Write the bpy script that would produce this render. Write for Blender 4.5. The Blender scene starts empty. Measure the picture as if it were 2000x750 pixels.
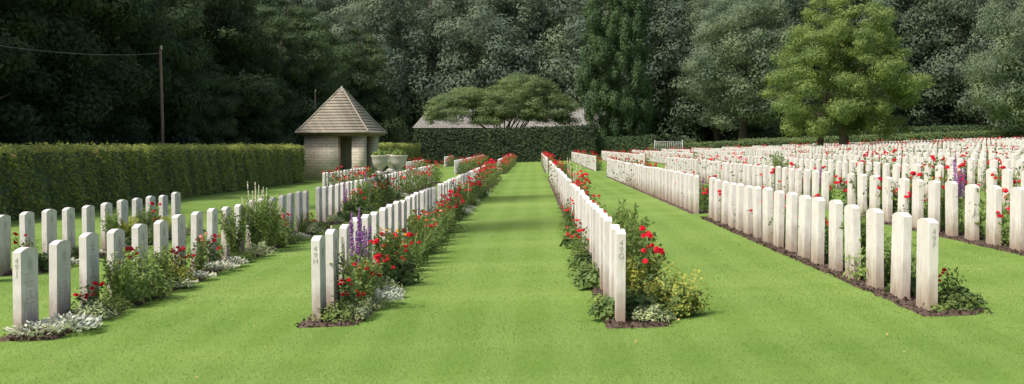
import bpy, math, random
import numpy as np
rng=np.random.default_rng(7); random.seed(7)
scene=bpy.context.scene
COL=scene.collection
def gz(x): return np.interp(x,[-6,45],[-0.21,1.575])

# ---------------------------------------------------------------- materials
def mat(name):
    m=bpy.data.materials.new(name); m.use_nodes=True
    nt=m.node_tree; nt.nodes.clear()
    out=nt.nodes.new('ShaderNodeOutputMaterial')
    return m,nt,out
def N(nt,t,**k):
    n=nt.nodes.new(t)
    for a,b in k.items(): setattr(n,a,b)
    return n
def mixc(nt,fac,a,b,blend='MIX'):
    n=N(nt,'ShaderNodeMix',data_type='RGBA',blend_type=blend)
    for i,v in ((0,fac),(6,a),(7,b)):
        if isinstance(v,(int,float)): n.inputs[i].default_value=v
        elif isinstance(v,tuple): n.inputs[i].default_value=(*v,1)
        else: nt.links.new(v,n.inputs[i])
    return n.outputs[2]
def noise(nt,vec,scale,detail=3,rough=.5):
    n=N(nt,'ShaderNodeTexNoise'); n.inputs['Scale'].default_value=scale; n.inputs['Detail'].default_value=detail
    n.inputs['Roughness'].default_value=rough
    if vec is not None: nt.links.new(vec,n.inputs['Vector'])
    return n.outputs[0]
def ramp(nt,v,a,b,c0=0.,c1=1.):
    n=N(nt,'ShaderNodeMapRange'); n.inputs[1].default_value=a; n.inputs[2].default_value=b
    n.inputs[3].default_value=c0; n.inputs[4].default_value=c1
    nt.links.new(v,n.inputs[0]); return n.outputs[0]
def scaled(nt,vec,s):
    n=N(nt,'ShaderNodeMapping'); n.inputs['Scale'].default_value=s; nt.links.new(vec,n.inputs[0]); return n.outputs[0]
def prin(nt,out,colr,rough=.8,spec=.3,bump=None,bs=.3,bd=.01):
    p=N(nt,'ShaderNodeBsdfPrincipled')
    if isinstance(colr,tuple): p.inputs['Base Color'].default_value=(*colr,1)
    else: nt.links.new(colr,p.inputs['Base Color'])
    p.inputs['Roughness'].default_value=rough
    p.inputs['Specular IOR Level'].default_value=spec
    if bump is not None:
        b=N(nt,'ShaderNodeBump'); b.inputs['Strength'].default_value=bs; b.inputs['Distance'].default_value=bd
        nt.links.new(bump,b.inputs['Height']); nt.links.new(b.outputs[0],p.inputs['Normal'])
    nt.links.new(p.outputs[0],out.inputs[0]); return p

def foliage(name,c1,c2,trans=.25,rough=.7,nscale=.5,objvar=.25,spec=.08,c3=None):
    m,nt,out=mat(name)
    g=N(nt,'ShaderNodeNewGeometry'); oi=N(nt,'ShaderNodeObjectInfo'); tc=N(nt,'ShaderNodeTexCoord')
    c=mixc(nt,g.outputs['Random Per Island'],c1,c2)
    nf=noise(nt,tc.outputs['Object'],nscale,2)
    c=mixc(nt,ramp(nt,nf,.35,.65,0,1),c,mixc(nt,1.0,c,(1.45,1.35,1.1),'MULTIPLY'))
    if c3 is not None:
        gt=N(nt,'ShaderNodeMath',operation='GREATER_THAN'); gt.inputs[1].default_value=.93
        nt.links.new(g.outputs['Random Per Island'],gt.inputs[0]); c=mixc(nt,gt.outputs[0],c,c3)
    v=ramp(nt,oi.outputs['Random'],0,1,1-objvar,1+objvar)
    cm=N(nt,'ShaderNodeVectorMath',operation='SCALE'); nt.links.new(c,cm.inputs[0]); nt.links.new(v,cm.inputs['Scale'])
    p=N(nt,'ShaderNodeBsdfPrincipled'); p.inputs['Roughness'].default_value=rough; p.inputs['Specular IOR Level'].default_value=spec
    nt.links.new(cm.outputs[0],p.inputs['Base Color'])
    t=N(nt,'ShaderNodeBsdfTranslucent'); nt.links.new(cm.outputs[0],t.inputs[0])
    ms=N(nt,'ShaderNodeMixShader'); ms.inputs[0].default_value=trans
    nt.links.new(p.outputs[0],ms.inputs[1]); nt.links.new(t.outputs[0],ms.inputs[2]); nt.links.new(ms.outputs[0],out.inputs[0])
    return m

M={}
M['wood_leaf']=foliage('wood_leaf',(.055,.088,.05),(.075,.115,.062),.45,nscale=.45,objvar=.2)
M['woodmid_leaf']=foliage('woodmid_leaf',(.085,.135,.072),(.11,.165,.085),.45,nscale=.6)
M['hazed_far_leaf']=foliage('hazed_far_leaf',(.16,.215,.17),(.175,.235,.182),.55,nscale=.35,objvar=.12)  # pale bluish tint paints distance haze into the leaf colour
M['hazed_fardark_leaf']=foliage('hazed_fardark_leaf',(.12,.17,.13),(.135,.19,.142),.5,nscale=.35,objvar=.12)  # darker far foliage, lifted and blued with painted haze
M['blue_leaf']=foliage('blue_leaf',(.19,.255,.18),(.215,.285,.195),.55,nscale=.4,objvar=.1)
M['hazed_mass']=foliage('hazed_mass',(.14,.185,.15),(.165,.215,.17),.4,nscale=.2)  # backing wood, gaps lightened by haze painted into its colour
M['column_leaf']=foliage('column_leaf',(.062,.11,.055),(.08,.135,.066),.3,nscale=.8,objvar=0)
M['yellow_leaf']=foliage('yellow_leaf',(.18,.265,.095),(.245,.33,.125),.55,nscale=.6,objvar=0)
M['umbrella_leaf']=foliage('umbrella_leaf',(.155,.225,.105),(.19,.26,.13),.5,nscale=.5,objvar=0)
M['hedge_leaf']=foliage('hedge_leaf',(.26,.34,.10),(.44,.50,.18),.55,nscale=1.6,objvar=0,c3=(.45,.33,.15))
M['yew_leaf']=foliage('yew_leaf',(.03,.05,.03),(.05,.075,.042),.08,nscale=.8,objvar=0)
M['plant_leaf']=foliage('plant_leaf',(.13,.205,.065),(.23,.31,.11),.4,nscale=6)
M['dark_plant_leaf']=foliage('dark_plant_leaf',(.09,.155,.06),(.15,.225,.09),.35,nscale=6)
M['silver_leaf']=foliage('silver_leaf',(.34,.39,.35),(.52,.56,.50),.15,.9,nscale=6,objvar=.1)
M['grey_leaf']=foliage('grey_leaf',(.20,.26,.15),(.33,.38,.23),.25,.8,nscale=6)
M['lime_leaf']=foliage('lime_leaf',(.30,.37,.08),(.48,.48,.14),.35,.7,nscale=6,objvar=.1)
def petal(name,c1,c2): return foliage(name,c1,c2,.2,.6,nscale=20,objvar=.05)
M['red']=petal('red_petal',(.55,.008,.03),(.75,.03,.07))
M['crimson']=petal('crimson_petal',(.35,.005,.02),(.6,.01,.03))
M['pink']=petal('pink_petal',(.8,.25,.27),(.88,.45,.45))
M['purple']=petal('purple_petal',(.26,.09,.40),(.44,.19,.58))
M['whitep']=petal('white_petal',(.7,.7,.63),(.85,.85,.78))
M['yellowp']=petal('yellow_petal',(.8,.5,.03),(.85,.38,.03))
M['grassblade']=foliage('grass_blade',(.14,.235,.052),(.215,.33,.085),.4,.7,nscale=.5,objvar=0,spec=.05)

def bark(name,c):
    m,nt,out=mat(name); tc=N(nt,'ShaderNodeTexCoord')
    nv=noise(nt,scaled(nt,tc.outputs['Object'],(6,6,1)),2,5)
    prin(nt,out,mixc(nt,nv,tuple(x*.5 for x in c),tuple(x*1.4 for x in c)),.9,.2,nv,.6,.03); return m
M['bark']=bark('bark',(.11,.09,.07)); M['pole']=bark('pole_wood',(.26,.20,.16))

def stone_mat():
    m,nt,out=mat('portland_stone'); tc=N(nt,'ShaderNodeTexCoord'); oi=N(nt,'ShaderNodeObjectInfo')
    sep=N(nt,'ShaderNodeSeparateXYZ'); nt.links.new(tc.outputs['Object'],sep.inputs[0])
    off=N(nt,'ShaderNodeVectorMath',operation='ADD'); nt.links.new(tc.outputs['Object'],off.inputs[0]); nt.links.new(oi.outputs['Location'],off.inputs[1])
    n1=noise(nt,off.outputs[0],9,5,.6); n2=noise(nt,scaled(nt,off.outputs[0],(1,1,.3)),14,4,.6); n3=noise(nt,off.outputs[0],120,2)
    c=mixc(nt,ramp(nt,n1,.3,.7),(.69,.65,.62),(.83,.805,.785))
    c=mixc(nt,ramp(nt,oi.outputs['Random'],0,1,0,.4),c,(.62,.575,.54))
    ad=N(nt,'ShaderNodeMath',operation='MULTIPLY_ADD'); nt.links.new(n2,ad.inputs[0]); ad.inputs[1].default_value=-.5; nt.links.new(sep.outputs[2],ad.inputs[2])
    foot=ramp(nt,ad.outputs[0],-.2,.16,.8,0)
    c=mixc(nt,foot,c,(.27,.18,.11))
    st=ramp(nt,n2,.56,.75,0,.35)
    c=mixc(nt,st,c,(.48,.43,.37))
    sp=ramp(nt,n3,.62,.72,0,.3); c=mixc(nt,sp,c,(.5,.46,.4))
    prin(nt,out,c,.85,.25,n3,.25,.004); return m
M['stone']=stone_mat()
def simple(name,a,b,scale,rough=.85,detail=4,bs=.3,bd=.01,sc=(1,1,1),spec=.3):
    m,nt,out=mat(name); tc=N(nt,'ShaderNodeTexCoord')
    n=noise(nt,scaled(nt,tc.outputs['Object'],sc),scale,detail,.6)
    prin(nt,out,mixc(nt,ramp(nt,n,.3,.7),a,b),rough,spec,n,bs,bd); return m
M['stone_far']=simple('portland_stone_far',(.59,.555,.525),(.78,.755,.73),1.5)
M['letter']=simple('engraved_letter',(.34,.31,.285),(.45,.415,.39),30)
M['carving']=simple('carved_shadow',(.43,.40,.37),(.53,.50,.47),40)
M['soil']=simple('soil',(.055,.038,.03),(.15,.105,.08),22,.95,6,.9,.03)
M['urn']=simple('urn_stone',(.42,.40,.36),(.58,.55,.50),12)
M['lead']=simple('lead_cap',(.32,.33,.34),(.45,.46,.47),9,.5)
M['timber']=simple('timber',(.16,.12,.085),(.26,.20,.145),5,.8)
M['metal']=simple('pale_metal',(.45,.46,.46),(.58,.58,.58),8,.5)
M['wire']=simple('wire_grey',(.16,.16,.16),(.2,.2,.2),8,.6)
M['dead_leaf']=foliage('dead_leaf',(.35,.27,.10),(.5,.42,.2),.2,objvar=0)

def brick_mat(name,a,b,mort,bw,rh,scale=1.0,ms=.012,dark=(.72,.7,.67)):
    m,nt,out=mat(name); tc=N(nt,'ShaderNodeTexCoord')
    sep=N(nt,'ShaderNodeSeparateXYZ'); nt.links.new(tc.outputs['Object'],sep.inputs[0])
    ad=N(nt,'ShaderNodeMath',operation='ADD'); nt.links.new(sep.outputs[0],ad.inputs[0]); nt.links.new(sep.outputs[1],ad.inputs[1])
    cb=N(nt,'ShaderNodeCombineXYZ'); nt.links.new(ad.outputs[0],cb.inputs[0]); nt.links.new(sep.outputs[2],cb.inputs[1])
    br=N(nt,'ShaderNodeTexBrick'); nt.links.new(cb.outputs[0],br.inputs['Vector'])
    br.inputs['Color1'].default_value=(*a,1); br.inputs['Color2'].default_value=(*b,1); br.inputs['Mortar'].default_value=(*mort,1)
    br.inputs['Scale'].default_value=scale; br.inputs['Brick Width'].default_value=bw; br.inputs['Row Height'].default_value=rh; br.inputs['Mortar Size'].default_value=ms
    n=noise(nt,tc.outputs['Object'],6,4)
    c=mixc(nt,ramp(nt,n,.3,.7,0,.5),br.outputs[0],mixc(nt,1.,br.outputs[0],dark,'MULTIPLY'))
    prin(nt,out,c,.9,.2,br.outputs[1],-.4,.01); return m
M['wall']=brick_mat('stone_block_wall',(.72,.66,.55),(.60,.54,.44),(.40,.36,.3),.42,.14)
M['shingle']=brick_mat('cedar_shingle',(.37,.335,.275),(.285,.26,.21),(.15,.135,.11),.16,5,1,.006)
M['housewall']=brick_mat('house_wall',(.42,.40,.36),(.36,.34,.3),(.3,.28,.25),.25,.08)
M['tile']=simple('clay_tile',(.19,.185,.17),(.36,.35,.325),4,.85,6)

def lawn_mat():
    m,nt,out=mat('mown_lawn'); tc=N(nt,'ShaderNodeTexCoord'); v=tc.outputs['Object']
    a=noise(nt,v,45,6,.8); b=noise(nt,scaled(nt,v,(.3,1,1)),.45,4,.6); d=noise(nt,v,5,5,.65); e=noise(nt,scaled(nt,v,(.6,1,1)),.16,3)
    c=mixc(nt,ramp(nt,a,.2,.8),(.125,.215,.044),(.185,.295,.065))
    c=mixc(nt,ramp(nt,b,.40,.60,0,.7),c,(.225,.325,.085))  # paler patches: mowing tone with sun dapple painted in
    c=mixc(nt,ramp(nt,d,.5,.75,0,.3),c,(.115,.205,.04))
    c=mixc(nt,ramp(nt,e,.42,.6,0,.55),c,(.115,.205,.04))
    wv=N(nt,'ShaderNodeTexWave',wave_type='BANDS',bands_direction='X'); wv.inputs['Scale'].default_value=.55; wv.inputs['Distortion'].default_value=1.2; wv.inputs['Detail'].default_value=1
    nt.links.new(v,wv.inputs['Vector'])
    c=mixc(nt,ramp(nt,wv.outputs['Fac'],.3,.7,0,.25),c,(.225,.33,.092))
    prin(nt,out,c,.95,.05,a,.35,.01); return m
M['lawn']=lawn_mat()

# ---------------------------------------------------------------- mesh helpers
def mesh(name,V,F,mats,mi=None,smooth=False,cn=None):
    V=np.asarray(V,dtype=np.float32)
    me=bpy.data.meshes.new(name)
    if isinstance(F,np.ndarray):
        m,k=F.shape
        me.vertices.add(len(V)); me.vertices.foreach_set('co',V.ravel())
        me.loops.add(m*k); me.loops.foreach_set('vertex_index',F.astype(np.int32).ravel())
        me.polygons.add(m); me.polygons.foreach_set('loop_start',np.arange(0,m*k,k,dtype=np.int32))
        me.update(calc_edges=True)
    else:
        me.from_pydata(V.tolist(),[],[list(f) for f in F])
    for mm in mats: me.materials.append(mm)
    if mi is not None: me.polygons.foreach_set('material_index',np.asarray(mi,dtype=np.int32))
    if smooth or cn is not None: me.polygons.foreach_set('use_smooth',np.ones(len(me.polygons),dtype=bool))
    me.update()
    if cn is not None: me.normals_split_custom_set(np.repeat(cn,4,axis=0).tolist())
    return me
def joinq(parts):
    Vs,Fs,o=[],[],0
    for V,F in parts:
        Vs.append(V); Fs.append(F+o); o+=len(V)
    return np.vstack(Vs),np.vstack(Fs)
def box(x0,x1,y0,y1,z0,z1):
    V=[(x,y,z) for z in (z0,z1) for x,y in ((x0,y0),(x1,y0),(x1,y1),(x0,y1))]
    F=np.array([(3,2,1,0),(4,5,6,7),(0,1,5,4),(1,2,6,5),(2,3,7,6),(3,0,4,7)])
    return np.array(V,dtype=float),F
def unit(v): return v/np.maximum(np.linalg.norm(v,axis=-1,keepdims=True),1e-9)
def tube(path,radii,n=7):
    P=np.array(path,dtype=float); k=len(P); V=[]
    T=unit(np.gradient(P,axis=0)); ref=np.array([1,.13,.07]) if abs(T[0][0])<.8 else np.array([0,1,.1])
    for i in range(k):
        a=np.cross(T[i],ref); a/=np.linalg.norm(a); b=np.cross(T[i],a)
        for j in range(n):
            th=2*math.pi*j/n; V.append(P[i]+radii[i]*(math.cos(th)*a+math.sin(th)*b))
    F=[(i*n+j,i*n+(j+1)%n,(i+1)*n+(j+1)%n,(i+1)*n+j) for i in range(k-1) for j in range(n)]
    return np.array(V),np.array(F)
def leafq(P,Nn,L,wr=.6,axis=None,fold=.15,R=rng):
    n=len(P); L=np.broadcast_to(np.asarray(L,dtype=float),(n,))[:,None]
    if axis is None: axis=R.normal(size=(n,3))
    a=unit(axis-Nn*np.sum(axis*Nn,axis=1,keepdims=True)); b=np.cross(Nn,a); W=L*wr
    V=np.stack([P-a*L*.5,P-b*W*.5-Nn*W*fold,P+a*L*.5,P+b*W*.5-Nn*W*fold],axis=1).reshape(-1,3)
    return V,np.arange(4*n).reshape(n,4)
def lathe(prof,n=20):
    V=[(r*math.cos(2*math.pi*j/n),r*math.sin(2*math.pi*j/n),z) for r,z in prof for j in range(n)]
    F=[(i*n+j,i*n+(j+1)%n,(i+1)*n+(j+1)%n,(i+1)*n+j) for i in range(len(prof)-1) for j in range(n)]
    return np.array(V),np.array(F)

def obj(name,data,loc=(0,0,0),rot=(0,0,0),sc=1,parent=None,kind=None,label=None,cat=None,group=None):
    o=bpy.data.objects.new(name,data); COL.objects.link(o)
    o.location=loc; o.rotation_euler=rot
    o.scale=(sc,sc,sc) if isinstance(sc,(int,float)) else sc
    if parent: o.parent=parent
    if kind: o['kind']=kind
    if label: o['label']=label
    if cat: o['category']=cat
    if group: o['group']=group
    return o
def thing(name,parts,loc,rotz=0,sc=1,label='',cat='',group=None,tilt=(0,0)):
    rot=(tilt[0],tilt[1],rotz)
    if len(parts)==1: return obj(name,parts[0][1],loc,rot,sc,label=label,cat=cat,group=group)
    e=obj(name,None,loc,rot,sc,label=label,cat=cat,group=group); e.empty_display_size=.2
    for pn,me in parts: obj(pn,me,parent=e)
    return e

# ---------------------------------------------------------------- ground
xs=np.concatenate([[-1500,-200,-60],np.arange(-40,60,1.0),[80,250,1500]]); ys=np.array([-60,0,20,60,120,200,500,3000.])
V=np.array([(x,y,gz(x)) for y in ys for x in xs]); nx=len(xs)
F=np.array([(j*nx+i,j*nx+i+1,(j+1)*nx+i+1,(j+1)*nx+i) for j in range(len(ys)-1) for i in range(nx-1)])
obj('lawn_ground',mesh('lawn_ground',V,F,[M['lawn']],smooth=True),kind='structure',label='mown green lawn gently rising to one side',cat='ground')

# ---------------------------------------------------------------- rows
P=.87
ROWS={'K':-7.15,'J':-4.56,'H':-1.96,'G':.74,'F':3.39}
START={'K':11.5,'J':11.64,'H':11.9,'G':11.2,'F':11.3}
for k in range(13):
    ROWS['R%d'%k]=6.05+2.65*k; START['R%d'%k]=11.3
def segs(r):
    s=START[r]
    if r=='K': return [(s+.0,18),(45,14),(75,14),(107,14)]
    if r=='J': return [(s,18),(28.,38),(77,52)]
    return [(s,17),(27.6,39),(73,52)]
def pxx(x,d): return 1042+x/d*2600
stones=[]
for r,x in ROWS.items():
    for si,(s,n) in enumerate(segs(r)):
        for i in range(n):
            y=s+i*P+.19
            if -70<pxx(x,y)<2070 and not (abs(x-23.2)<1.6 and abs(y-100)<3): stones.append((y,x,r,si,i))
stones.sort()
def profile(w=.38,h=.772,rise=.032,k=9):
    pts=[(-w/2,-.12),(-w/2,h)]
    for i in range(1,k):
        t=-1+2*i/k; pts.append((t*w/2,h+rise*(1-t*t)))
    pts+=[(w/2,h),(w/2,-.12)]
    return pts
def prism(pts,t):
    n=len(pts); V=[(-t/2,y,z) for y,z in pts]+[(t/2,y,z) for y,z in pts]
    F=[tuple(range(n)),tuple(range(2*n-1,n-1,-1))]+[(i,n+i,n+(i+1)%n,(i+1)%n) for i in range(n)]
    return V,F
import bmesh
def stone_mesh():
    V,F=prism(profile(),.078); me=bpy.data.meshes.new('headstone'); me.from_pydata(V,[],F)
    bm=bmesh.new(); bm.from_mesh(me); bmesh.ops.recalc_face_normals(bm,faces=bm.faces)
    ed=[e for e in bm.edges if e.calc_face_angle(0)>.6 and max(v.co.z for v in e.verts)>0]
    bmesh.ops.bevel(bm,geom=ed,offset=.0025,segments=2,affect='EDGES')
    bm.to_mesh(me); bm.free(); me.materials.append(M['stone']); return me
SM=stone_mesh()
def carving(style):
    X=.0402; V=[];F=[]
    def poly(pts):
        o=len(V); V.extend((X,y,z) for y,z in pts); F.append(tuple(range(o,o+len(pts))))
    def bar(y0,z0,y1,z1,w):
        dy,dz=y1-y0,z1-z0; L=math.hypot(dy,dz); ny,nz=-dz/L*w/2,dy/L*w/2
        poly([(y0+ny,z0+nz),(y0-ny,z0-nz),(y1-ny,z1-nz),(y1+ny,z1+nz)])
    cz=.655
    for R0,R1 in ((.062,.055),):
        for i in range(24):
            a,b=2*math.pi*i/24,2*math.pi*(i+1)/24
            poly([(R0*math.cos(a),cz+R0*math.sin(a)),(R0*math.cos(b),cz+R0*math.sin(b)),(R1*math.cos(b),cz+R1*math.sin(b)),(R1*math.cos(a),cz+R1*math.sin(a))])
    if style==0:
        for a in range(8):
            th=a*math.pi/4; bar(.012*math.cos(th),cz+.012*math.sin(th),.045*math.cos(th),cz+.045*math.sin(th),.014)
    else:
        bar(0,cz-.04,0,cz+.045,.016); bar(-.035,cz+.01,-.005,cz+.02,.02); bar(.005,cz+.02,.035,cz+.01,.02)
        bar(-.04,cz-.02,-.002,cz-.03,.012); bar(.002,cz-.03,.04,cz-.02,.012)
    r=random.Random(style)
    for z,hw in ((.565,.12),(.53,.09),(.495,.12),(.46,.075)):
        y=-hw
        while y<hw-.008:
            w=r.uniform(.006,.011); bar(y,z-.008,y,z+.008,.003); 
            if r.random()<.6: bar(y,z+r.choice([-.008,0,.008]),y+w*.6,z+r.choice([-.008,.008]),.0025)
            y+=w+.006
    a,b,t,arm,am=.02,.155,.41,.085,.325
    pts=[(-a,b-.0),(-a,am-a),(-arm,am-a),(-arm,am+a),(-a,am+a),(-a,t),(a,t),(a,am+a),(arm,am+a),(arm,am-a),(a,am-a),(a,b)]
    for i in range(12):
        p,q=pts[i],pts[(i+1)%12]; bar(p[0],p[1],q[0],q[1],.011)
    V2=[(x+(i//4%7)*.00008,y,z) for i,(x,y,z) in enumerate(V)]
    return mesh('carving',V2,F,[M['carving']])
CM=[carving(0),carving(1)]
def text_mesh(s,size):
    c=bpy.data.curves.new('t','FONT'); c.body=s; c.size=size; c.align_x='CENTER'; c.space_line=.85; c.extrude=.0008
    o=bpy.data.objects.new('t',c); COL.objects.link(o); bpy.context.view_layer.update()
    me=bpy.data.meshes.new_from_object(o.evaluated_get(bpy.context.evaluated_depsgraph_get()))
    bpy.data.objects.remove(o)
    from mathutils import Matrix
    me.transform(Matrix.Translation((0,-.1915,.675))@Matrix.Rotation(math.pi/2,4,'X'))
    me.materials.clear(); me.materials.append(M['letter']); return me
near=stones[:300]; far=stones[300:]
for (y,x,r,si,i) in near:
    first=(si==0 and i==0 and r in 'JHGF')
    lab=('white stone grave marker with number 49 %s on edge'%r) if first else 'white stone grave marker with curved top in soil bed'
    t=(random.gauss(0,.007),random.gauss(0,.009),random.gauss(0,.015))
    o=obj('headstone',SM,(x+random.gauss(0,.008),y,float(gz(x))+random.uniform(-.015,.015)),t,label=lab,cat='headstone',group='headstones in rows')
    if first:
        obj('row_number',text_mesh('4\n9\n'+r,.066),parent=o)
    if r in 'KJH' and y<38: obj('carved_inscription',CM[random.randrange(2)],parent=o)
Vp,Fp=prism(profile(k=5),.078); Vp=np.array(Vp)
Vs=[];Fs=[];o_=0
for (y,x,r,si,i) in far:
    Vs.append(Vp+np.array([x+random.gauss(0,.006),y,float(gz(x))+random.uniform(-.015,.015)])); Fs+=[[j+o_ for j in f] for f in Fp]; o_+=len(Vp)
obj('distant_headstones',mesh('distant_headstones',np.vstack(Vs),Fs,[M['stone_far']]),kind='stuff',label='many distant white stone grave markers in rows',cat='headstones')

# soil beds
for r,x in ROWS.items():
    for si,(s,n) in enumerate(segs(r)):
        e=s+n*P-.3
        y0=max(s-.2,abs(x)*2600/1050)
        if y0>=e: continue
        nearb=y0<30 and si==0 and abs(x)<8
        st=.05 if nearb else .6
        yy=np.arange(y0,e+.3,st); xx=np.array([-.13,-.10,-.05,.03,.1,.17,.24,.31,.38,.43])
        if r in('F',) : xx=xx*np.where(xx>0,.85,1)
        nx=len(xx); V=[]
        for jj,yv in enumerate(yy):
            w=.025*math.sin(yv*3.1)+.02*math.sin(yv*7.7+1)
            for ii,xv in enumerate(xx):
                edge= ii in(0,nx-1) or jj in (0,len(yy)-1)
                h=-.02 if edge else .008+.03*random.random()
                V.append((x+xv+(w if xv>.3 else w*.4)+random.gauss(0,.010),yv+random.gauss(0,.01),float(gz(x+xv))+h))
        F=np.array([(j*nx+i,j*nx+i+1,(j+1)*nx+i+1,(j+1)*nx+i) for j in range(len(yy)-1) for i in range(nx-1)])
        V=np.array(V)
        if nearb:
            m=int((e-y0)*420); px_=x+rng.uniform(-.15,.42,m); py_=rng.uniform(y0-.04,e+.3,m)
            cl_=leafq(np.stack([px_,py_,gz(px_)+.012+.03*rng.random(m)],1),unit(rng.normal(size=(m,3))+[0,0,.6]),rng.uniform(.015,.045,m),.8,fold=.35)
            V,F=joinq([(V,F),cl_])
        obj('soil_bed',mesh('soil_bed',V,F,[M['soil']]),kind='structure',label='narrow dark soil bed along a row of graves',cat='soil bed')

# ---------------------------------------------------------------- grass blades + fallen leaves
def grass():
    n=300000
    d=8.2*(30/8.2)**rng.random(n)
    px=rng.uniform(-60,2060,n); x=(px-1042)/2600*d; y=d
    ok=rng.random(n)<np.clip((27-y)/13,0,1)
    for r in 'JHGFK': ok&=~((x>ROWS[r]-.12)&(x<ROWS[r]+.39)&(y>START[r]-.18)&(y<START[r]+16))
    x=x[ok];y=y[ok]; n=len(x); z=gz(x)
    h=.006+.010*rng.random(n)**1.5; th=rng.random(n)*2*math.pi; w=.0018*np.maximum(1,y/9)
    lx,ly=rng.normal(0,.010,n),rng.normal(0,.010,n)
    V=np.empty((n,3,3)); cx,sx=np.cos(th)*w,np.sin(th)*w
    V[:,0]=np.stack([x-cx,y-sx,z-.002],1); V[:,1]=np.stack([x+cx,y+sx,z-.002],1); V[:,2]=np.stack([x+lx,y+ly,z+h],1)
    return mesh('grass_blades',V.reshape(-1,3),np.arange(3*n).reshape(n,3),[M['grassblade']])
obj('grass_blades',grass(),kind='stuff',label='short mown grass blades of the lawn',cat='grass')
n=140; d=rng.uniform(8.5,26,n); x=(rng.uniform(0,2000,n)-1042)/2600*d
Vq,Fq=leafq(np.stack([x,d,gz(x)+.022],1),unit(rng.normal(size=(n,3))*.3+[0,0,1]),rng.uniform(.02,.045,n),.6)
obj('fallen_leaves',mesh('fallen_leaves',Vq,Fq,[M['dead_leaf']]),kind='stuff',label='few yellowed fallen leaves on the lawn',cat='leaves')

# ---------------------------------------------------------------- plants
def blob_leaves(n,r,h,size,wr=.6,R=rng,hollow=.4,z0=.02,up=.6):
    dirv=unit(R.normal(size=(n,3))); dirv[:,2]=np.abs(dirv[:,2])
    rad=1-hollow*R.random(n)**1.5
    P_=dirv*rad[:,None]*np.array([r,r,h])*(1+.22*np.sin(dirv[:,:1]*7+dirv[:,1:2]*5)); P_[:,2]+=z0
    Nn=unit(dirv+R.normal(size=(n,3))*.5+[0,0,up])
    return leafq(P_,Nn,size*R.uniform(.6,1.3,n),wr,R=R)
def rose(pt,size,R):
    n=14; a=np.arange(n)*2.4; el=np.linspace(1.3,.15,n)
    dirv=np.stack([np.cos(a)*np.cos(el),np.sin(a)*np.cos(el),np.sin(el)],1)
    return leafq(pt+dirv*size*.33,unit(dirv+R.normal(size=(n,3))*.25),size*.62,.95,R=R,fold=.2)
def rose_bush(seed,h,nst,nl,fl=3,leaf=.055,fs=.07,pf=.7):
    R=np.random.default_rng(seed); lv=[];st=[];fl_=[]
    for s in range(nst):
        a=R.random()*6.28; sp=R.uniform(.04,.2); hh=h*R.uniform(.6,1.12)
        path=[(R.normal()*.03,R.normal()*.03,0),(sp*.5*math.cos(a),sp*.5*math.sin(a),hh*.5),(sp*math.cos(a),sp*math.sin(a),hh)]
        st.append(tube(path,[.006,.004,.003],4)); Pt=np.array(path)
        m=nl//nst; t=R.uniform(.1,.92,m); c=np.stack([np.interp(t,[0,.5,1],Pt[:,k]) for k in range(3)],1)
        c=c+R.normal(size=(m,3))*.06; lv.append(leafq(c,unit(R.normal(size=(m,3))*.6+[0,0,.7]),leaf*R.uniform(.6,1.2,m),.6,R=R))
        if s>0 and R.random()>pf: continue
        for q in range(R.integers(1,fl+1)):
            pt=Pt[2]+R.normal(size=3)*[.04,.04,.02]; fl_.append(rose(pt,fs*R.uniform(.7,1.1),R))
    return joinq(st+lv),joinq(fl_)
def rb(seed,h,nst,nl,pm,lm='dark_plant_leaf',fl=3,**k):
    a,b=rose_bush(seed,h,nst,nl,fl,**k)
    return [('foliage',mesh('rose_foliage',a[0],a[1],[M[lm]])),('blossom',mesh('rose_blossom',b[0],b[1],[M[pm]]))]
ROSES=[rb(1,.48,9,440,'red',pf=.5),rb(2,.55,10,480,'red','plant_leaf',pf=.6),rb(3,.42,8,380,'crimson',pf=.5),rb(4,.6,9,460,'red',pf=.9),rb(5,.46,10,440,'red','plant_leaf',2,pf=.35),rb(6,.55,7,380,'pink','plant_leaf',2,fs=.06)]
def spikes(seed,n,h,frac,pm,lm,r=.016,spread=.16,leafn=160,pl=.022):
    R=np.random.default_rng(seed); st=[];fl=[]
    for s in range(n):
        a=R.random()*6.28; sp=spread*R.uniform(.2,1); hh=h*R.uniform(.75,1.05)
        p0=np.array([sp*.4*math.cos(a),sp*.4*math.sin(a),0]); p1=np.array([sp*math.cos(a),sp*math.sin(a),hh])
        st.append(tube([p0,(p0+p1)/2,p1],[.004,.0035,.002],4))
        m=140; t=1-frac*R.random(m)**1.0; c=p0+(p1-p0)*t[:,None]; wd=r*(.35+.65*np.clip((1-t)/.2,0,1))
        d=unit(R.normal(size=(m,3))); c=c+d*wd[:,None]; fl.append(leafq(c,d,pl,.6,R=R))
        m=leafn//n; t=R.uniform(.03,1-frac,m); c=p0+(p1-p0)*t[:,None]; d=unit(R.normal(size=(m,3))+[0,0,.5]); c=c+d*.05
        st.append(leafq(c,unit(R.normal(size=(m,3))),.13,.12,axis=d,R=R))
    a,b=joinq(st),joinq(fl)
    return [('foliage',mesh('spike_foliage',a[0],a[1],[M[lm]])),('blossom',mesh('spike_blossom',b[0],b[1],[M[pm]]))]
LIATRIS=spikes(11,5,.92,.45,'purple','plant_leaf',.017,.12,150,.024)
WHITESP=spikes(12,8,1.2,.28,'whitep','plant_leaf',.012,.26,260,.022)
WHITESP2=spikes(13,6,.85,.35,'whitep','plant_leaf',.011,.18,200)
def single(name,Vq,Fq,m): return [('foliage',mesh(name,Vq,Fq,[M[m]]))]
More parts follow.
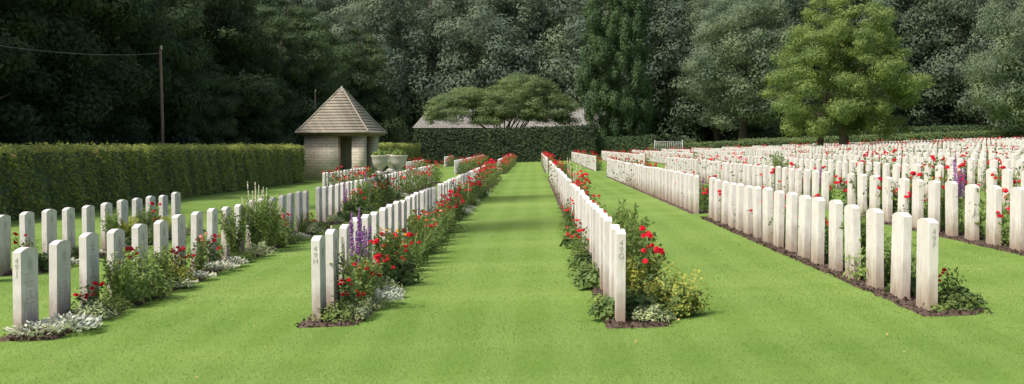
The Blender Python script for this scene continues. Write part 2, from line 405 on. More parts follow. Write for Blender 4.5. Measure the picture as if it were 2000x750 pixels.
def lamb(seed):
    R=np.random.default_rng(seed); n=330
    a=R.random(n)*6.28; rr=.23*np.sqrt(R.random(n)); P_=np.stack([rr*np.cos(a),rr*np.sin(a),.03+.11*R.random(n)*(1-rr/.35)],1)
    ax=np.stack([np.cos(a),np.sin(a),R.uniform(-.1,1.2,n)],1)+R.normal(size=(n,3))*.4; Nn=unit(np.stack([-np.cos(a)*.5,-np.sin(a)*.5,np.ones(n)],1)+R.normal(size=(n,3))*.4)
    return single('lambs_ear_leaves',*leafq(P_,Nn,R.uniform(.03,.07,n),.42,axis=ax,R=R),'silver_leaf')
LAMB=[lamb(1),lamb(2)]
GC=[single('cover_leaves',*blob_leaves(600,.2,.13,.035),'grey_leaf'),single('cover_leaves',*blob_leaves(550,.22,.15,.04),'plant_leaf'),single('cover_leaves',*blob_leaves(300,.24,.2,.085,.8),'dark_plant_leaf'),single('cover_leaves',*blob_leaves(800,.23,.34,.045,.45,hollow=.7),'plant_leaf')]
def strap(seed,n=45,h=.5):
    R=np.random.default_rng(seed); V=[];F=[]
    for i in range(n):
        a=R.random()*6.28; L=h*R.uniform(.6,1.1); lean=R.uniform(.1,.8); w=.011; k=4; o=len(V)
        bx,by=R.normal()*.04,R.normal()*.04; px,py=-math.sin(a),math.cos(a)
        for j in range(k+1):
            t=j/k; rr=lean*L*t**1.7; z=L*(t-.45*lean*t*t); ww=w*(1-t**2*.9)
            V.append((bx+rr*math.cos(a)+px*ww,by+rr*math.sin(a)+py*ww,z)); V.append((bx+rr*math.cos(a)-px*ww,by+rr*math.sin(a)-py*ww,z))
        F+=[(o+2*j,o+2*j+1,o+2*j+3,o+2*j+2) for j in range(k)]
    return np.array(V),np.array(F)
STRAP=single('strap_leaves',*strap(3),'plant_leaf')
def feathery(seed,n=14,h=.7,m=1100):
    R=np.random.default_rng(seed); parts=[]
    for s in range(n):
        a=R.random()*6.28; sp=R.uniform(.05,.25); hh=h*R.uniform(.6,1); path=np.array([(0,0,0),(sp*.6*math.cos(a),sp*.6*math.sin(a),hh*.55),(sp*math.cos(a),sp*math.sin(a),hh)])
        parts.append(tube(path,[.004,.003,.002],4)); k=m//n; t=R.uniform(.1,1,k)
        c=np.stack([np.interp(t,[0,.5,1],path[:,i]) for i in range(3)],1); d=unit(R.normal(size=(k,3))+[0,0,.4]); c+=d*.035
        parts.append(leafq(c,unit(R.normal(size=(k,3))),.07,.24,axis=d,R=R))
    return joinq(parts)
FEATH=[single('feathery_leaves',*feathery(5),'plant_leaf'),single('feathery_leaves',*feathery(6,16,.5),'lime_leaf')]
def daisy(seed,pm='yellowp'):
    f=feathery(seed,9,.55,420); R=np.random.default_rng(seed); fl=[]
    for i in range(8): fl.append(rose(np.array([R.normal()*.12,R.normal()*.12,R.uniform(.42,.6)]),.045,R))
    b=joinq(fl); return [('foliage',mesh('daisy_foliage',f[0],f[1],[M['plant_leaf']])),('blossom',mesh('daisy_blossom',b[0],b[1],[M[pm]]))]
DAISY=daisy(21)
def lime(seed=4):
    V1,F1=blob_leaves(420,.22,.2,.06,.8); V2,F2=blob_leaves(1400,.28,.3,.024,.8,hollow=.35)
    return [('foliage',mesh('mound_leaves',V1,F1,[M['plant_leaf']])),('blossom',mesh('mound_blossom',V2,F2,[M['lime_leaf']]))]
LIME=lime()
KIND={
 'rose':('rose_bush','red rose bush in bloom in the grave bed','rose bush'),
 'pink':('rose_bush','pink rose bush in the grave bed','rose bush'),
 'liatris':('purple_spike_flower','tall purple flower spikes beside white gravestones','flower'),
 'white':('white_spike_flower','tall white feathery flower spikes among graves','flower'),
 'lamb':('silver_leaf_plant','low silver woolly leaved plant on soil','plant'),
 'cover':('ground_cover_plant','low leafy green plant at the bed edge','plant'),
 'strap':('strap_leaf_plant','clump of arching strap shaped green leaves','plant'),
 'feath':('feathery_plant','loose feathery green plant between gravestones','plant'),
 'daisy':('yellow_flower','yellow and orange flowers beside gravestones','flower'),
 'lime':('yellow_green_plant','mound of frothy yellow green flowers','plant')}
def plant(kind,x,y,sc=1,which=None):
    src={'rose':ROSES[:5],'pink':[ROSES[5]],'liatris':[LIATRIS],'white':[WHITESP,WHITESP2],'lamb':LAMB,'cover':GC,'strap':[STRAP],'feath':FEATH,'daisy':[DAISY],'lime':[LIME]}[kind]
    p=src[which] if which is not None else random.choice(src)
    nm,lab,cat=KIND[kind]
    s=sc*random.uniform(.88,1.12)
    thing(nm,p,(x,y,float(gz(x))+.02),random.random()*6.28,(s,s,s*random.uniform(.88,1.12)),lab,cat,group='plants in the grave beds')
def ry(r,i): return START[r]+i*P+.62
X=ROWS['J']
for k,i,dx,s,w in [('lamb',-.75,.16,1.1,0),('lamb',-.5,.38,1.2,1),('lamb',-.15,.3,1.1,0),('cover',.5,.3,1.1,0),('cover',1.2,.3,1,1),('rose',.9,.2,.8,2),('feath',1.6,.28,.9,0),('cover',2.0,.25,1.5,3),('cover',2.5,.35,1.4,3),('rose',2.6,.2,1.,4),('feath',3.2,.3,.9,0),('lamb',3.7,.38,1,0),('lamb',4.9,.38,1,1),('lime',3.9,.3,.9,0),('rose',4.6,.2,.9,0),('pink',5.5,.25,.9,0),('lamb',6.2,.38,1.1,0),('lamb',7,.38,1,1),('rose',6.6,.2,.9,0),('cover',7.8,.38,1,1),('feath',8.2,.2,1.2,0),('white',9.8,.22,1.0,0),('white',10.7,.2,.85,0),('feath',9.6,.25,1.4,0),('feath',10.2,.3,1.2,0),('cover',9,.4,1.2,0),('pink',11.6,.25,1,0),('cover',11,.4,1.2,3),('cover',12,.38,1.2,1),('rose',12.6,.2,.8,0),('lamb',13,.38,1,0),('strap',14,.3,1,0),('cover',14.8,.35,1.2,0),('rose',15.5,.2,.8,2),('cover',16.2,.3,1.2,1)]:
    plant(k,X+dx,ry('J',i),s,w)
X=ROWS['H']
for k,i,dx,s,w in [('cover',-.62,.18,1.05,1),('cover',-.5,.34,.8,0),('rose',-.1,.22,.75,2),('cover',.3,.35,.8,0),('rose',.35,.3,1.0,1),('cover',.9,.2,1.0,3),('lamb',.8,.38,1.2,0),('rose',1.3,.28,.9,2),('liatris',1.2,.15,1.1,0),('liatris',1.9,.15,1.1,0),('white',.6,.12,.95,1),('lamb',1.5,.4,1.0,1),('cover',1.9,.35,1,0),('rose',2.4,.28,.95,0),('feath',2.7,.3,.85,0),('rose',3.1,.3,1.,1),('cover',3.2,.38,1,2),('daisy',3.9,.22,1.0,0),('rose',3.8,.3,.9,2),('cover',4.3,.3,1.2,3),('rose',4.8,.3,1.,0),('strap',5.6,.38,1.25,0),('strap',6.1,.42,1.2,0),('rose',6.2,.25,1.,2),('feath',6.8,.3,.9,0),('cover',5,.38,1.1,3),('pink',7.2,.3,.9,0),('rose',7.8,.25,1.,0),('cover',8.7,.3,1.2,1),('rose',8.9,.25,1.,4),('cover',8.2,.38,1.2,3),('rose',9.6,.25,1.,1),('pink',10.5,.28,1.,0),('cover',10,.4,1.2,3),('cover',11,.35,1.1,3),('rose',11.4,.25,1,2),('rose',12.3,.28,1.,3),('strap',11.8,.4,1.2,0),('rose',13.2,.25,1,1),('cover',13.5,.4,1.3,3),('rose',14.1,.28,1,4),('rose',15,.28,1,0),('rose',16,.28,1,1)]:
    plant(k,X+dx,ry('H',i),s,w)
X=ROWS['G']
for k,i,dx,s,w in [('cover',-.62,.26,.8,0),('cover',-.3,-.06,.7,2),('cover',-.25,.2,1.1,2),('lime',-.1,.5,1.05,0),('cover',-.4,.36,.8,1),('feath',.4,.25,.95,1),('rose',.35,.33,.9,3),('cover',1.0,.25,1.15,3),('cover',.9,-.1,.7,1),('rose',1.8,.25,.9,4),('feath',1.5,.25,1.0,0),('feath',2.4,.2,1.1,0),('cover',2.6,-.1,1.0,2),('cover',3.4,-.12,1.0,1),('rose',3.4,.25,.9,0),('feath',4,.25,1.0,0),('cover',3,.3,1.2,3)]:
    plant(k,X+dx,ry('G',i),s,w)
for i in range(5,17):
    plant('rose',X+.25,ry('G',i),random.uniform(.95,1.15),random.choice([0,1,3,4]))
    if i%2: plant('cover',X-.12,ry('G',i),random.uniform(.7,1.1),random.choice([1,2,3]))
    if i%3==0: plant('rose',X-.12,ry('G',i),.85)
X=ROWS['F']
for k,i,dx,s,w in [('cover',-.6,.2,.9,1),('cover',-.45,.3,.8,2),('cover',-.7,.05,.5,1),('rose',-.3,.25,.55,4),('cover',-.2,.32,.8,1),('cover',.8,.2,.9,2),('cover',2.2,.2,1.4,3),('feath',2.8,.15,.9,0),('strap',4.5,.2,1.1,0),('rose',5.6,.2,.9,0),('cover',1.6,.25,1.3,3)]:
    plant(k,X+dx,ry('F',i),s,w)
def autoplant(r,i0,i1,seg0,pr,sc=1.):
    X=ROWS[r]
    for i in range(i0,i1):
        y=seg0+i*P+.62
        if not(-40<pxx(X,y)<2040): continue
        u=random.random()
        k='rose' if u<pr else random.choice(['cover','feath','strap','liatris','pink','lamb','pink','white','liatris'] if random.random()<.6 else ['cover','cover','feath'])
        w=random.choice([0,1,4,3,0,1]) if k=='rose' else None
        s_=sc*(.78 if k in('liatris','white') else 1)
        plant(k,X+random.uniform(.17,.27),y+random.uniform(-.15,.15),s_*random.uniform(.85,1.15),w)
        if random.random()<.6 and r[0] in 'JHGFRK': plant(random.choice(['cover','cover','lamb','cover']),X+.36,y+random.uniform(-.4,.4),random.uniform(.7,1.15))
autoplant('F',7,17,START['F'],.6,1.1)
for r in ('K',): autoplant(r,7,18,START[r],.25,.9)
for k in range(8):
    r='R%d'%k; autoplant(r,0,17,START[r],.75,1.25)
for r in 'JHGF':
    for s,n in segs(r)[1:2]: autoplant(r,0,17,s,.75 if r in'HG' else .5,1.1)
for k in range(8):
    r='R%d'%k; autoplant(r,0,12,27.6,.75,1.28)
LP=[];FP=[]
for r,x in ROWS.items():
    for si,(s,n) in enumerate(segs(r)):
        if si==0: continue
        i0=0
        if si==1 and r in 'JHGF': i0=17
        elif si==1 and r.startswith('R') and int(r[1:])<8: i0=12
        for i in range(i0,n):
            y=s+i*P+.6
            if not(-40<pxx(x,y)<2040): continue
            if random.random()<.12: continue
            hh=random.uniform(.5,.9); m=110
            c=np.array([x+.22,y,gz(x)])+rng.normal(size=(m,3))*[.14,.25,0]; c[:,2]+=rng.random(m)*hh; LP.append(c)
            if random.random()<(.85 if r in 'HG' else .65):
                m=random.randint(5,14) if r in 'HG' else random.randint(3,11)
                c=np.array([x+.2,y,gz(x)])+rng.normal(size=(m,3))*[.12,.2,0]; c[:,2]+=hh*(.8+.35*rng.random(m)); FP.append(c)
c=np.vstack(LP); a=leafq(c,unit(rng.normal(size=c.shape)+[0,0,.6]),.09*rng.uniform(.6,1.3,len(c)),.6)
obj('distant_bedding_plants',mesh('distant_bedding',a[0],a[1],[M['plant_leaf']]),kind='stuff',label='green bedding plants along the far rows',cat='plants')
c=np.vstack(FP); c=np.vstack([c+rng.normal(size=c.shape)*.02 for _ in range(3)]); a=leafq(c,unit(rng.normal(size=c.shape)),.072*rng.uniform(.7,1.2,len(c)),.9)
obj('distant_red_blossoms',mesh('distant_blossoms',a[0],a[1],[M['red']]),kind='stuff',label='red blossoms along the far rows',cat='flowers')

# ---------------------------------------------------------------- hedges
def hedge(name,x0,y0,x1,y1,th,h,leaf,dens,m,label,wob=.05,core='yew_leaf',fup=.5):
    L=math.hypot(x1-x0,y1-y0); u=np.array([(x1-x0)/L,(y1-y0)/L]); nrm=np.array([u[1],-u[0]])
    nL=max(2,int(L/.8)); 
    def zz(s): return gz(x0+u[0]*s)
    V=[];F=[]
    ins=.08
    for i in range(nL+1):
        s=L*i/nL; 
        for t,zv in ((-ins,-.1),(-ins,h-ins),(-th+ins,h-ins),(-th+ins,-.1)):
            V.append((x0+u[0]*s+nrm[0]*t,y0+u[1]*s+nrm[1]*t,float(zz(s))+zv))
    for i in range(nL):
        a,b=4*i,4*i+4; F+=[(a,b,b+1,a+1),(a+1,b+1,b+2,a+2),(a+2,b+2,b+3,a+3)]
    F+=[(0,1,2,3),(4*nL+3,4*nL+2,4*nL+1,4*nL)]
    core_=(np.array(V),np.array(F))
    sets=[]
    def lay(n,kind):
        s=rng.uniform(0,L,n); v=rng.random(n)
        if kind=='front': t=np.zeros(n); zv=v*h; nn=np.tile([nrm[0],nrm[1],fup],(n,1))
        elif kind=='back': t=-th*np.ones(n); zv=v*h; nn=np.tile([-nrm[0],-nrm[1],.25],(n,1))
        elif kind=='top': t=-v*th; zv=np.full(n,h); nn=np.tile([0,0,1.],(n,1))
        elif kind=='e0': s=np.zeros(n); t=-rng.random(n)*th; zv=v*h; nn=np.tile([-u[0],-u[1],.2],(n,1))
        else: s=np.full(n,L); t=-rng.random(n)*th; zv=v*h; nn=np.tile([u[0],u[1],.2],(n,1))
        off=wob*(np.sin(s*2.1+zv*1.3)+np.sin(s*5.3+zv*3.7+1)+.8*np.sin(s*11+zv*6)+.8*np.sin(s*17-zv*9))*.5
        if kind in('front',): t=t+off
        if kind=='top': zv=zv+off*.6
        p=np.stack([x0+u[0]*s+nrm[0]*t,y0+u[1]*s+nrm[1]*t,zz(s)+zv],1)+rng.normal(size=(n,3))*leaf*.5
        nn=unit(nn+rng.normal(size=(n,3))*.5)
        return leafq(p,nn,leaf*rng.uniform(.6,1.4,n),.7)
    A=dens/(leaf*leaf*.35)
    for k,ar in (('front',L*h),('top',L*th),('e0',th*h),('e1',th*h),('back',L*h*.3)): sets.append(lay(int(ar*A)+4,k))
    V,F=joinq([core_]+sets)
    mi=np.zeros(len(F)); mi[:len(core_[1])]=1
    return obj(name,mesh(name,V,F,[M[m],M[core]],mi),label=label,cat='hedge')
hedge('beech_hedge',-12.95,10,-10.85,62.8,1.1,1.66,.09,1.2,'hedge_leaf','long clipped green beech hedge beside the lawn',.085,'hazed_far_leaf',1.5)
hedge('beech_hedge',-10.1,70,-10.1,118,1.0,1.75,.12,1.5,'hedge_leaf','clipped hedge continuing beyond the shelter',.06,'hazed_far_leaf',1.4)
hedge('yew_hedge',-10.9,121.5,5.6,121.5,1.6,3.05,.17,1.6,'yew_leaf','tall dark clipped yew hedge in front of building',.05)
hedge('low_hedge',5.8,122.5,11.2,122.5,1.2,1.95,.15,1.5,'woodmid_leaf','clipped green hedge near the metal gate',.05)
hedge('low_hedge',10.6,119.5,26,119.5,1.2,1.15,.15,1.5,'umbrella_leaf','low clipped green hedge behind the graves',.05)
hedge('low_hedge',19.5,126,52,126,1.4,1.25,.17,1.4,'umbrella_leaf','clipped green hedge behind the graves',.05)
hedge('low_hedge',21.5,138,56,138,1.4,1.9,.17,1.4,'woodmid_leaf','taller dark clipped hedge before the wood',.05)

# ---------------------------------------------------------------- trees
def crown(cl,n,size,R,shell=.5,wr=.62,up=.2,droop=0,nr=.3,soft=.35):
    cl=np.array(cl); c=cl[:,:3]; r=cl[:,3:]
    w=(r[:,0]*r[:,1]+r[:,0]*r[:,2]+r[:,1]*r[:,2]); idx=R.choice(len(cl),n,p=w/w.sum())
    d=unit(R.normal(size=(n,3))); rad=1-shell*R.random(n)**1.6+.12*R.normal(size=n)
    p=c[idx]+d*r[idx]*rad[:,None]
    base=unit(d/np.maximum(r[idx],.1)*r[idx].mean(axis=1,keepdims=True)+[0,0,up])
    nn=unit(base+R.normal(size=(n,3))*nr)
    ax=R.normal(size=(n,3))+[0,0,-droop]
    V,F=leafq(p,nn,size*R.uniform(.5,1.5,n),wr,axis=ax,R=R)
    cn=unit(base*(1-soft)+nn*soft+[0,0,.1])
    return V,F,cn
def cmesh(t,m): return mesh('crown',t[0],t[1],[M[m]],cn=t[2])
def env(z0,z1,prof,k,cr,flat,R,inner=.2,lob=0):
    out=[]; ph=R.random(3)*6.28
    zs=np.array([p[0] for p in prof]); rs=np.array([p[1] for p in prof])
    while len(out)<k:
        z=R.uniform(z0,z1); Rr=np.interp(z,zs,rs)
        if R.random()>(Rr/rs.max())*.8+.2: continue
        a=R.random()*6.28; q=R.uniform(.72,1.) if R.random()>inner else R.uniform(0,.6)
        Rr*=1+lob*(math.sin(a*3+z*1.1+ph[0])+math.sin(a*5-z*2.3+ph[1]))*.5
        s=cr*R.uniform(.65,1.3)*(.45+.55*Rr/rs.max()); rad=max(0,Rr*q-s*.5)
        out.append((rad*math.cos(a),rad*math.sin(a),z,s,s,s*flat*R.uniform(.8,1.2)))
    return out
def trunk(H,r,cl,R,nl=9,lean=0,m='bark',z0f=.15,extra=()):
    path=[(0,0,-.3),(0,0,.2),(.05*lean,0,H*.35),(R.normal()*.15,R.normal()*.15,H*.7),(R.normal()*.2,R.normal()*.2,H)]
    parts=[tube(path,[r*1.5,r*1.15,r*.85,r*.45,r*.08],9)]
    ids=R.choice(len(cl),min(nl,len(cl)),replace=False)
    for i in ids:
        c=np.array(cl[i][:3]); zb=max(H*z0f,c[2]*R.uniform(.45,.8)); b=np.array([0,0,zb]); mid=b*.5+c*.5+[0,0,-.05*H*.3]
        rr=r*.42*(1-zb/H*.6); parts.append(tube([b,mid,c],[rr,rr*.6,rr*.15],6))
    for e in extra: parts.append(e)
    V,F=joinq(parts); return mesh('trunk',V,F,[M[m]],smooth=True)
def broad(seed,H,zb,prof,k,cr,flat,n,size,lm,tr=.28,**kw):
    R=np.random.default_rng(seed); cl=env(zb,H-.4,prof,k,cr,flat,R,lob=.15)
    t=crown(cl,n,size,R,**kw)
    return [('trunk',trunk(H*.93,tr,cl,R)),('crown',cmesh(t,lm))]
def pr(H,zb,Rm,low=.8): return [(zb,Rm*low),(zb+(H-zb)*.3,Rm),(zb+(H-zb)*.65,Rm*.82),(zb+(H-zb)*.9,Rm*.42),(H,.1)]
LEFT=[broad(100+i,12.5,.7,pr(12.5,.7,3.9,.85),85,1.15,.6,52000,.17,'wood_leaf',droop=.8) for i in range(3)]
MID=[LEFT[0][0],('crown',LEFT[0][1][1].copy())]; MID[1][1].materials.clear(); MID[1][1].materials.append(M['woodmid_leaf'])
BACK=[broad(200+i,20,1.2,pr(20,1.2,5.4,.85),120,1.7,.8,52000,.26,'hazed_far_leaf',droop=.5,shell=.5,nr=.2,soft=.2) for i in range(3)]
DARK=[broad(250+i,20,.8,pr(20,.8,5.4,.85),120,1.7,.8,46000,.27,'hazed_fardark_leaf',droop=.5,shell=.5,nr=.2,soft=.2) for i in range(2)]
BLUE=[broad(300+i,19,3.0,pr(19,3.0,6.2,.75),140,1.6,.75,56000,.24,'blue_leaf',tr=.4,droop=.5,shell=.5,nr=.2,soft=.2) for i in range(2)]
def tree(parts,x,y,sc,label,group=None,nm='broadleaf_tree'):
    s=(sc*random.uniform(.93,1.07),sc*random.uniform(.93,1.07),sc*random.uniform(.93,1.07))
    return thing(nm,parts,(x,y,float(gz(x))),random.random()*6.28,s,label,'tree',group=group)
y=30
while y<128:
    tree(random.choice(LEFT),-18.3+random.uniform(-.8,.8),y,random.uniform(.85,1.1),'dark green tree at the edge of the wood behind the hedge','trees of the wood'); y+=random.uniform(4.4,5.6)
y=48
while y<132:
    tree(random.choice(LEFT),-24.5+random.uniform(-1,1),y,random.uniform(1.05,1.3),'tall dark green tree in the wood','trees of the wood'); y+=random.uniform(5,6.5)
for (tx,ty,ts) in ((-15.6,72,.56),(-16.2,66,.5),(-16.0,96,.8),(-14.8,112,.95)):
    tree(MID,tx,ty,ts,'smaller mid green tree at the edge of the wood','trees of the wood')
x=-34
while x<70:
    if x<-20: t=random.choice(DARK)
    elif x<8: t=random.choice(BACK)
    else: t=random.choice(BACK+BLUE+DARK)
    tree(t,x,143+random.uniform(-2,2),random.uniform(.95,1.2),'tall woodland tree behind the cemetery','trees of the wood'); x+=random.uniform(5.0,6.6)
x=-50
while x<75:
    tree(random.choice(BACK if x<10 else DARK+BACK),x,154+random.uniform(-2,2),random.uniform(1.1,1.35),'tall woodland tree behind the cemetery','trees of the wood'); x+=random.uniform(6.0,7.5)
tree(BLUE[0],20.5,131,.95,'pale bluish green tree in front of the wood')
tree(BLUE[1],45.0,122,.9,'pale bluish green spreading tree at the wood edge')
# tall open-crowned trees beside the hedge whose shade dapples the lawn
R_=np.random.default_rng(77); cl=env(13.2,20.5,[(13,1.5),(15,3.0),(18,3.0),(21,1.0)],34,1.1,.6,R_); t=crown(cl,7500,.3,R_)
TALL=[('trunk',trunk(19.5,.24,cl,R_,16,z0f=.6)),('crown',cmesh(t,'woodmid_leaf'))]
for (tx,ty) in ((-14.2,18.5),(-14.3,30.5)):
    tree(TALL,tx,ty,1.0,'tall slender tree with open crown behind the hedge','trees of the wood')
def slab(n,x0,x1,y0,y1,h,size):
    p=np.stack([rng.uniform(x0,x1,n),rng.uniform(y0,y1,n),rng.random(n)*h],1); p[:,2]+=np.sin(p[:,0]*.4)*.6+np.sin(p[:,1]*.3)*.5
    return leafq(p,unit(rng.normal(size=(n,3))+[0,-.5,.3]),size*rng.uniform(.6,1.4,n),.7)
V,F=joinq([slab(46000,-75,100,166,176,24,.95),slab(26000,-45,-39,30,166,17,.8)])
obj('distant_woodland',mesh('distant_woodland',V,F,[M['hazed_mass']]),kind='stuff',label='deep dark woodland closing the view',cat='woodland')

# columnar tree
R_=np.random.default_rng(41); prof=[(1.4,2.0),(3.5,3.4),(7,3.85),(11,3.5),(15,2.75),(20,.3)]
cl=env(1.8,19.4,prof,380,.55,1.5,R_,inner=.35); t=crown(cl,90000,.17,R_,droop=-.8,shell=.5,nr=.25)
ex=tube([(.7,.1,-.3),(.9,.1,1.2),(1.2,0,4)],[.3,.22,.1],8)
thing('columnar_tree',[('trunk',trunk(18,.33,cl,R_,12,extra=[ex])),('crown',cmesh(t,'column_leaf'))],(7.75,125,float(gz(7.7))),0,1,'tall dense dark green columnar tree by the hedge','tree')
# big light green tree
R_=np.random.default_rng(47); prof=[(1.4,4.4),(2.6,5.6),(4.8,5.8),(7.6,5.0),(10.2,3.5),(12.9,.9)]
cl=env(1.7,12.3,prof,300,.88,.62,R_,.3,lob=.16); t=crown(cl,120000,.15,R_,droop=.8,shell=.65,nr=.35,soft=.4)
ex=tube([(-1.7,.3,-.3),(-1.65,.3,1.5),(-1.3,.2,4.5)],[.3,.22,.1],8)
thing('broadleaf_tree',[('trunk',trunk(11,.34,cl,R_,26,extra=[ex],z0f=.17)),('crown',cmesh(t,'yellow_leaf'))],(23.2,100,float(gz(23.2))),0,1,'large light green tree with layered branches among graves','tree')
# low domed tree
R_=np.random.default_rng(43); cl=[]
for (cx,cy,rx,ryy,top,k) in ((1.7,0,4.1,3.6,8.5,140),(-3.5,.3,3.8,3.2,7.2,115),(4.4,.5,2.8,2.6,6.7,45)):
    for i in range(k):
        a=R_.random()*6.28; q=math.sqrt(R_.random()); zt=3.7+(top-4.2)*math.sqrt(max(0,1-(q*.97)**2)); z=zt-(0 if R_.random()<.4 else R_.uniform(0,.9)*(zt-3.6))
        s=R_.uniform(.5,.9); cl.append((cx+rx*q*math.cos(a),cy+ryy*q*math.sin(a),z,s*1.2,s*1.2,s*.6))
t=crown(cl,95000,.14,R_,shell=.7,droop=.5,nr=.35,soft=.4)
parts=[]
for i in R_.choice(len(cl),16,replace=False):
    c=np.array(cl[i][:3]); b=np.array([R_.normal()*.25,R_.normal()*.2,0]); m1=b+np.array([c[0]*.2,c[1]*.2,c[2]*.45]); m2=c*.65+np.array([0,0,c[2]*.17])
    parts.append(tube([b-[0,0,.2],m1,m2,c],[.12,.08,.045,.015],6))
V2,F2=joinq(parts)
thing('spreading_tree',[('trunk',mesh('trunk',V2,F2,[M['bark']],smooth=True)),('crown',cmesh(t,'umbrella_leaf'))],(-2.8,125.8,float(gz(-2.6))),0,(1.0,1,1.0),'low domed feathery spreading tree above the dark hedge','tree')

# ---------------------------------------------------------------- building behind hedge
def roof_mesh():
    x0,x1=-12.0,6.5; ncol=int((x1-x0)/.06); V=[];rows=[]
    nr=13; ye,yr,ze,zr=131.2,134.6,3.15,5.15
    for i in range(nr):
        for lip in (0,1):
            t=(i+lip)/nr; y=ye+(yr-ye)*t; z=ze+(zr-ze)*t+(.045 if lip==0 else 0)
            rows.append((y,z,t))
    for y,z,t in rows:
        for c in range(ncol+1):
            x=x0+(x1-x0)*c/ncol
            xl=x0+1.4*t; xx=xl+(x1-xl)*c/ncol
            V.append((xx,y,z+.05*abs(math.sin((x-x0)*math.pi/.3))))
    n=ncol+1; F=[(r*n+c,r*n+c+1,(r+1)*n+c+1,(r+1)*n+c) for r in range(len(rows)-1) for c in range(ncol)]
    V1,F1=np.array(V),np.array(F)
    V2=np.array([(-10.6,134.62,5.1),(6.5,134.62,5.1),(6.5,138,3.15),(-12,138,3.15),(-12,131.2,3.15)])
    Vv=np.vstack([V1,V2]); o=len(V1)
    Fl=[list(f) for f in F1]+[[o+0,o+1,o+2,o+3],[o+0,o+3,o+4]]
    rid=tube([(-10.7,134.6,5.2),(-2,134.6,5.22),(6.55,134.6,5.2)],[.1,.1,.1],8); o2=len(Vv)
    Vv=np.vstack([Vv,rid[0]]); Fl+=[[i+o2 for i in f] for f in rid[1].tolist()]
    return mesh('tiled_roof',Vv,Fl,[M['tile']])
b=obj('outbuilding',None,(0,0,0),label='long low building with clay tile roof behind hedge',cat='building')
V,F=joinq([box(-11.6,6.2,131.7,137.6,-.3,3.1)])
gab=(np.array([(6.2,131.7,3.1),(6.2,137.6,3.1),(6.2,134.6,4.9),(6.1,134.6,4.9)]),np.array([(0,1,2,3)]))
V,F=joinq([(V,F),gab])
obj('wall',mesh('wall',V,F,[M['housewall']]),parent=b); obj('roof',roof_mesh(),parent=b)

# ---------------------------------------------------------------- shelter
SX,SY=-9.65,67.0; S=obj('stone_shelter',None,(SX,SY,float(gz(SX))),label='square stone shelter with steep shingled pyramid roof',cat='shelter')
S.rotation_euler=(0,0,math.radians(-7))
h=1.52
obj('wall',mesh('wall',*joinq([box(-h,.22,-h,-h+.32,-.2,2.18),box(-h,-h+.32,-h+.322,h-.322,-.2,2.18),box(-h,h,h-.32,h,-.2,2.18)]),[M['wall']]),parent=S)
obj('pillar',mesh('pillar',*joinq([box(.90,h,-h,-h+.55,-.2,2.18)]),[M['wall']]),parent=S)
obj('pillar',mesh('pillar',*joinq([box(1.10,h-.003,.75,h-.324,-.2,2.18)]),[M['wall']]),parent=S)
obj('door_post',mesh('door_post',*box(.223,.30,-h+.02,-h+.3,-.2,2.17),[M['timber']]),parent=S)
obj('bench',mesh('bench',*joinq([box(-1.15,1.0,.75,1.19,.42,.48),box(-1.1,-1.0,.8,1.15,-.1,.418),box(.8,.9,.8,1.15,-.1,.418)]),[M['timber']]),parent=S)
obj('beam',mesh('beam',*joinq([box(-h-.05,h+.05,-h-.05,-h+.25,2.183,2.33),box(-h-.05,h+.05,h-.25,h+.05,2.183,2.33),box(-h-.05,-h+.25,-h+.252,h-.252,2.183,2.33),box(h-.25,h+.05,-h+.252,h-.252,2.183,2.33)]),[M['timber']]),parent=S)
q_=1.8
obj('fascia',mesh('fascia',*joinq([box(-q_,q_,-q_,-q_+.06,2.24,2.34),box(-q_,q_,q_-.06,q_,2.24,2.34),box(-q_,-q_+.06,-q_+.062,q_-.062,2.24,2.34),box(q_-.06,q_,-q_+.062,q_-.062,2.24,2.34),box(-q_+.062,q_-.062,-q_+.062,q_-.062,2.30,2.332)]),[M['timber']]),parent=S)
zp=[0,.12,.62,1.25,1.87,2.2]; sp=[1.84,1.70,1.28,.79,.29,.03]
V=[];F=[]; nc=15
for i in range(nc):
    za,zb=2.2*i/nc,2.2*(i+1)/nc
    sa=np.interp(za,zp,sp)+.06; sb=np.interp(zb,zp,sp)
    o=len(V)
    for s,z in ((sa-.05,za+2.335),(sa,za+2.345),(sa,za+2.39),(sb,zb+2.37)):
        V+=[(-s,-s,z),(s,-s,z),(s,s,z),(-s,s,z)]
    for q in range(3):
        for k in range(4): F.append((o+4*q+k,o+4*q+(k+1)%4,o+4*q+4+(k+1)%4,o+4*q+4+k))
obj('roof',mesh('roof',np.array(V),np.array(F),[M['shingle']]),parent=S)
hp=[]
for sx,sy in ((-1,-1),(1,-1),(1,1),(-1,1)):
    hp.append(tube([(sx*np.interp(z,zp,sp)*1.0,sy*np.interp(z,zp,sp)*1.0,z+2.43) for z in (0,.12,.62,1.25,1.87,2.15)],[.045]*6,6))
obj('hip_cap',mesh('hip_cap',*joinq(hp),[M['shingle']]),parent=S)
obj('finial',mesh('finial',*lathe([(.0,2.2+2.28),(.16,4.40),(.13,4.5),(.07,4.6),(.08,4.64),(.03,4.7),(0,4.72)],12),[M['lead']]),parent=S)
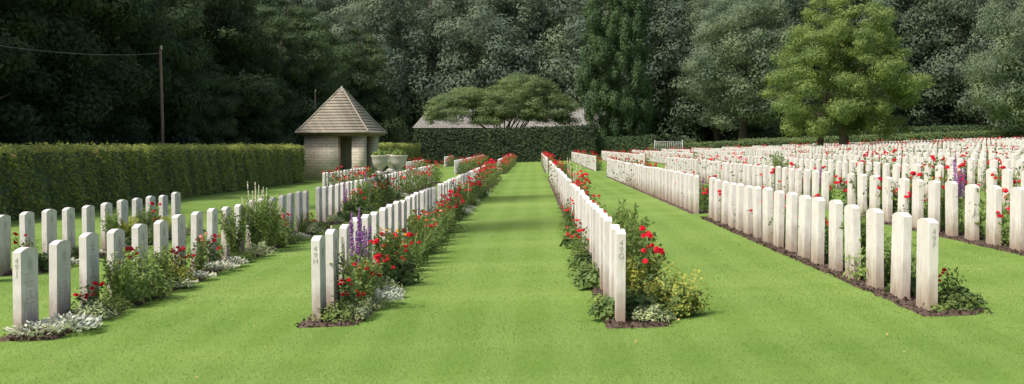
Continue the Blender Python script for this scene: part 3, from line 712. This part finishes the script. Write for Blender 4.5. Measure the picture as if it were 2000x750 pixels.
# urns
up=[(.0,.4),(.2,.4),(.2,.46),(.12,.5),(.09,.56),(.13,.6),(.25,.7),(.29,.85),(.31,1.),(.34,1.04),(.34,1.08),(.30,1.08),(.27,1.02),(0,1.0)]
UM=mesh('urn',*joinq([lathe(up,24),box(-.24,.24,-.24,.24,0,.36),box(-.27,.27,-.27,.27,.361,.399)]),[M['urn']])
UP=[('leaves',mesh('urn_leaves',*blob_leaves(500,.3,.28,.09,.7,up=.3),[M['plant_leaf']]))]
for (ux,uy) in ((-6.75,58.5),(-6.0,59.2),(-6.9,64.5)):
    obj('stone_urn',UM,(ux,uy,float(gz(ux))),sc=1.2,label='large pale stone urn on a plinth by the shelter',cat='urn',group='stone urns')
    thing('urn_plant',UP,(ux,uy,float(gz(ux))+1.24),random.random()*6,1,'leafy green plant growing in the urn','plant')
# poles + wire
PM=mesh('pole',*joinq([tube([(0,0,-.4),(.02,0,2.5),(-.03,0,5.35)],[.07,.06,.05],10)]),[M['pole']],smooth=True)
IM=mesh('insulator',*lathe([(0,5.35),(.06,5.35),(.06,5.4),(.035,5.43),(.05,5.46),(0,5.5)],10),[M['urn']])
poles=[(-14.0,50.0),(-14.75,90.0),(-13.9,11.5)]
for (px_,py_) in poles:
    thing('utility_pole',[('post',PM),('insulator',IM)],(px_,py_,float(gz(px_))),0,1,'slender brown wooden utility pole behind the hedge','pole',group='utility poles')
def wire(a,b,sag):
    pts=[]
    for i in range(25):
        t=i/24; pts.append((a[0]+(b[0]-a[0])*t,a[1]+(b[1]-a[1])*t,5.0-sag*4*t*(1-t)))
    return tube(pts,[.009]*25,5)
obj('overhead_wire',mesh('overhead_wire',*wire(poles[2],poles[0],.9),[M['wire']]),label='thin overhead wire strung between wooden poles',cat='wire')
# gate
g=[box(-1.25,-1.19,-.03,.03,0,1.55),box(1.19,1.25,-.03,.03,0,1.55),box(-1.188,1.188,-.02,.02,.25,.3),box(-1.188,1.188,-.02,.02,1.4,1.44)]
for i in range(12):
    x=-1.05+i*.19; g.append(box(x-.014,x+.014,-.012,.012,.302,1.398))
obj('metal_gate',mesh('metal_gate',*joinq(g),[M['metal']]),(12.0,118.6,float(gz(12.0))),label='pale metal railing gate between the hedges',cat='gate')

# ---------------------------------------------------------------- light, camera
EL,AZ=math.radians(52),math.radians(-124)
w=bpy.data.worlds.new('World'); scene.world=w; w.use_nodes=True; nt=w.node_tree
bg=nt.nodes['Background']; sky=nt.nodes.new('ShaderNodeTexSky'); sky.sky_type='NISHITA'; sky.sun_disc=False
sky.sun_elevation=EL; sky.sun_rotation=AZ; sky.dust_density=6; sky.air_density=1.0; sky.ozone_density=.6
nt.links.new(sky.outputs[0],bg.inputs[0]); bg.inputs[1].default_value=.15
L=bpy.data.lights.new('sun','SUN'); L.energy=3.6; L.angle=math.radians(4); L.color=(1,.96,.89)
lo=bpy.data.objects.new('sun',L); COL.objects.link(lo)
from mathutils import Vector
d=Vector((math.sin(AZ)*math.cos(EL),math.cos(AZ)*math.cos(EL),math.sin(EL)))
lo.rotation_euler=d.to_track_quat('Z','Y').to_euler(); lo.location=(0,0,50)
cam=bpy.data.cameras.new('camera'); cam.lens=46.8; cam.sensor_width=36; cam.clip_end=5000; cam.clip_start=.1
co=bpy.data.objects.new('camera',cam); COL.objects.link(co); co.location=(0,0,1.55)
co.rotation_euler=(math.radians(90-2.03),0,math.radians(.925)); scene.camera=co
scene.view_settings.view_transform='Standard'; scene.view_settings.look='None'; scene.view_settings.exposure=0
